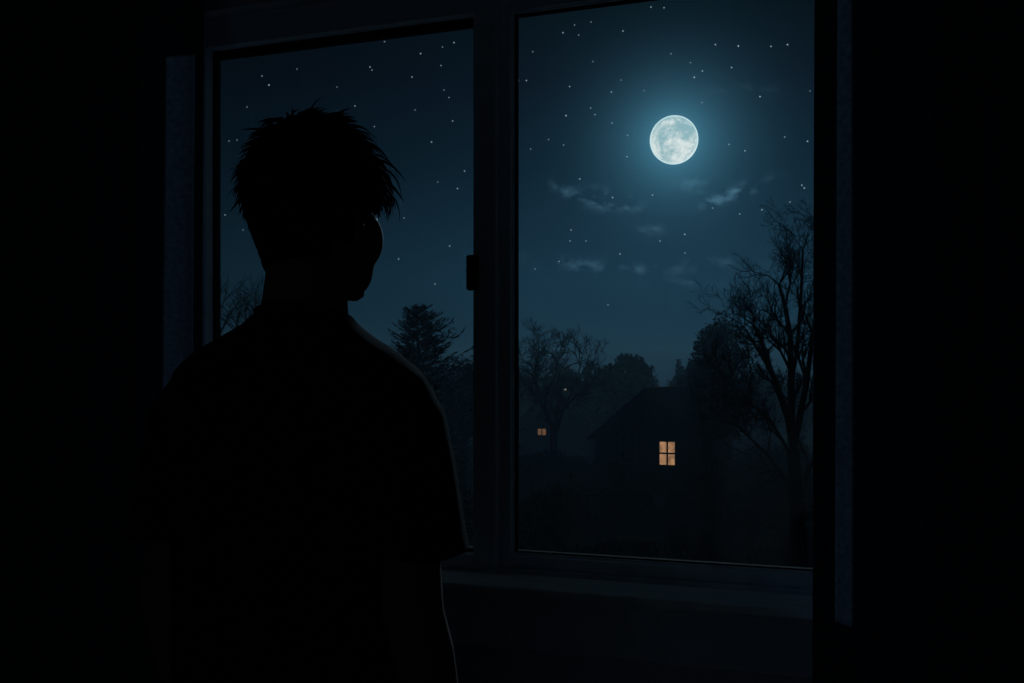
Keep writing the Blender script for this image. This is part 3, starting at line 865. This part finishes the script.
# vignetting of the sky away from the moon: the air glows around it
def gauss(dist, s):
    return math_('EXPONENT', math_('MULTIPLY', math_('POWER', math_('DIVIDE', dist, s), 2), -1))
def addc(a, fac, c):
    n = N.new('ShaderNodeMix'); n.data_type = 'RGBA'; n.blend_type = 'ADD'
    sc = N.new('ShaderNodeVectorMath'); sc.operation = 'SCALE'; sc.inputs[0].default_value = c
    L.new(fac, sc.inputs['Scale']); n.inputs[0].default_value = 1
    L.new(a, n.inputs[6]); L.new(sc.outputs[0], n.inputs[7]); return n.outputs[2]
# darker away from the moon on the left
far_ = math_('SUBTRACT', 1, math_('MULTIPLY', math_('SUBTRACT', 1, gauss(dm, .30)), .75))
sc0 = N.new('ShaderNodeVectorMath'); sc0.operation = 'SCALE'; L.new(col, sc0.inputs[0]); L.new(far_, sc0.inputs['Scale']); col = sc0.outputs[0]
halo = math_('EXPONENT', math_('MULTIPLY', dm, -1/.027))
col = addc(col, halo, (.085, .30, .43))
col = addc(col, gauss(dm, .075), (.005, .020, .033))
# clouds: direction turned into a flat chart of the sky, in thousandths
dv = dotv(VIEW); cu = math_('DIVIDE', dotv(RIGHT), dv); cv = math_('DIVIDE', elev, dv)
cmb = N.new('ShaderNodeCombineXYZ'); L.new(cu, cmb.inputs[0]); L.new(cv, cmb.inputs[1])
mpg = N.new('ShaderNodeMapping'); mpg.inputs['Scale'].default_value = (1, 1.5, 1); L.new(cmb.outputs[0], mpg.inputs[0])
cn = N.new('ShaderNodeTexNoise'); cn.inputs['Scale'].default_value = 44; cn.inputs['Detail'].default_value = 7; cn.inputs['Roughness'].default_value = .6; cn.inputs['Distortion'].default_value = .25
L.new(mpg.outputs[0], cn.inputs['Vector'])
cov = None
for (px, py, rx, ry, tilt, k) in ((566, 191, 16, 6, -.45, .8), (600, 199, 17, 9, -.1, 1.1), (628, 204, 14, 7, -.1, .9), (742, 190, 24, 6, .35, 1.2), (715, 201, 20, 5, .25, .7),
                             (700, 186, 20, 8, 0, .7), (745, 92, 26, 5, 0, .5), (650, 230, 12, 6, 0, .6), (700, 265, 70, 6, .05, .35), (575, 262, 40, 5, -.1, .4), (600, 268, 60, 4, -.05, .45), (690, 283, 50, 4, 0, .35)):
    u0, v0 = (px-512)/F, (HZ-py)/F
    du = math_('SUBTRACT', cu, u0); dv2 = math_('SUBTRACT', math_('SUBTRACT', cv, v0), math_('MULTIPLY', du, tilt))
    q = math_('ADD', math_('POWER', math_('DIVIDE', du, rx/F), 2), math_('POWER', math_('DIVIDE', dv2, ry/F), 2))
    q = math_('MULTIPLY', math_('EXPONENT', math_('MULTIPLY', q, -1)), k)
    cov = q if cov is None else math_('ADD', cov, q)
cr2 = N.new('ShaderNodeMapRange'); cr2.inputs['From Min'].default_value = .46; cr2.inputs['From Max'].default_value = .66; L.new(cn.outputs[0], cr2.inputs[0])
front = math_('GREATER_THAN', dv, .05)
col = addc(col, math_('MULTIPLY', math_('MULTIPLY', cov, cr2.outputs[0]), front), (.040, .092, .130))
# stars
STARS = [(269,85,1),(262,76,.5),(247,107,.4),(229,141,.4),(237,140,.35),(235,167,.4),(225,215,.6),(243,230,.4),(297,69,.35),(370,67,.7),(372,70,.4),(420.6,53.6,.9),(412,77,.6),(454,42.6,.7),
 (442.5,47,.4),(441,65.5,.5),(355,106,.6),(415,110,.4),(449,97.5,.5),(452.6,121,.7),(431.5,142,.8),(464.5,171,.8),(437.7,182,.35),(457.5,188.5,.8),(404,218,.5),(449.6,246,.7),(398.6,259,.8),(435,284,.6),
 (374.4,126.5,.5),(444,90,.4),(337,87,.3),(384.5,41.7,.5),(664,7.7,.6),(651,7,.7),(623,31,.8),(563,32.7,.7),(578.7,35,.4),(591,22,.4),(574.5,25,.4),(532.7,51.7,.4),(715.4,44.6,.8),(738.3,46,1.2),(771,46.4,.8),
 (787.5,44.6,1),(671,53.8,.5),(690.5,62.6,.5),(702.4,71,.8),(694.3,77.3,1.1),(731.6,67.5,.8),(760,96.6,1),(592.8,61.5,.4),(518.3,80.5,.8),(526.4,80.5,.7),(569.6,86.5,.7),(611.4,92,.7),(644,90.7,.4),(621,80,.4),
 (566,115.6,1.1),(590.7,108,.5),(595,114.6,.6),(612,123,.6),(627.6,135.3,.6),(548.5,139.5,.4),(563.6,145,.5),(530.6,149,.4),(627,156.7,.7),(579.8,178.9,.8),(652.5,195,.7),(612.5,197.5,.8),(571,230,.7),
 (702,102.6,.5),(729,144.4,.6),(745,150.8,.8),(784.7,137,.6),(807.5,141.3,1.1),(801.9,185.2,.8),(804.3,188,.9),(790,202,.9),(762,209.8,.8),(739.7,214,.6),(712.6,208,.5),(810,91,.4),(684.8,234.3,.9),(660,241,.6),
 (685,253,.5),(620,254,.7),(586,241,.5),(570,241,.5),(559,261.4,.6),(608,304.8,.5),(535,269,.4)]
acc = None
for (px, py, k) in STARS:
    d = (at(px, py, 1000)-EYE).normalized()
    v = math_('MULTIPLY_ADD', vdist(d), -k*.85/.00085, k*.85)
    acc = v if acc is None else math_('MAXIMUM', acc, v)
acc = math_('MAXIMUM', acc, 0)
# a dust of fainter ones all over the sky
vo = N.new('ShaderNodeTexVoronoi'); vo.inputs['Scale'].default_value = 62; L.new(D, vo.inputs['Vector'])
fs_ = N.new('ShaderNodeMapRange'); fs_.inputs['From Min'].default_value = .055; fs_.inputs['From Max'].default_value = .02; L.new(vo.outputs['Distance'], fs_.inputs[0])
ve = N.new('ShaderNodeSeparateColor'); L.new(vo.outputs['Color'], ve.inputs[0])
fs2 = math_('MULTIPLY', math_('MULTIPLY', fs_.outputs[0], math_('POWER', ve.outputs[0], 4)), .06)
up_ = math_('GREATER_THAN', elev, .04)
acc = math_('ADD', acc, math_('MULTIPLY', fs2, up_))
col = addc(col, acc, (.60, .85, 1.0))
L.new(col, bg.inputs[0]); bg.inputs[1].default_value = 1.0

scn.cycles.volume_bounces = 0
scn.cycles.max_bounces = 14; scn.cycles.diffuse_bounces = 9
scn.cycles.transparent_max_bounces = 12
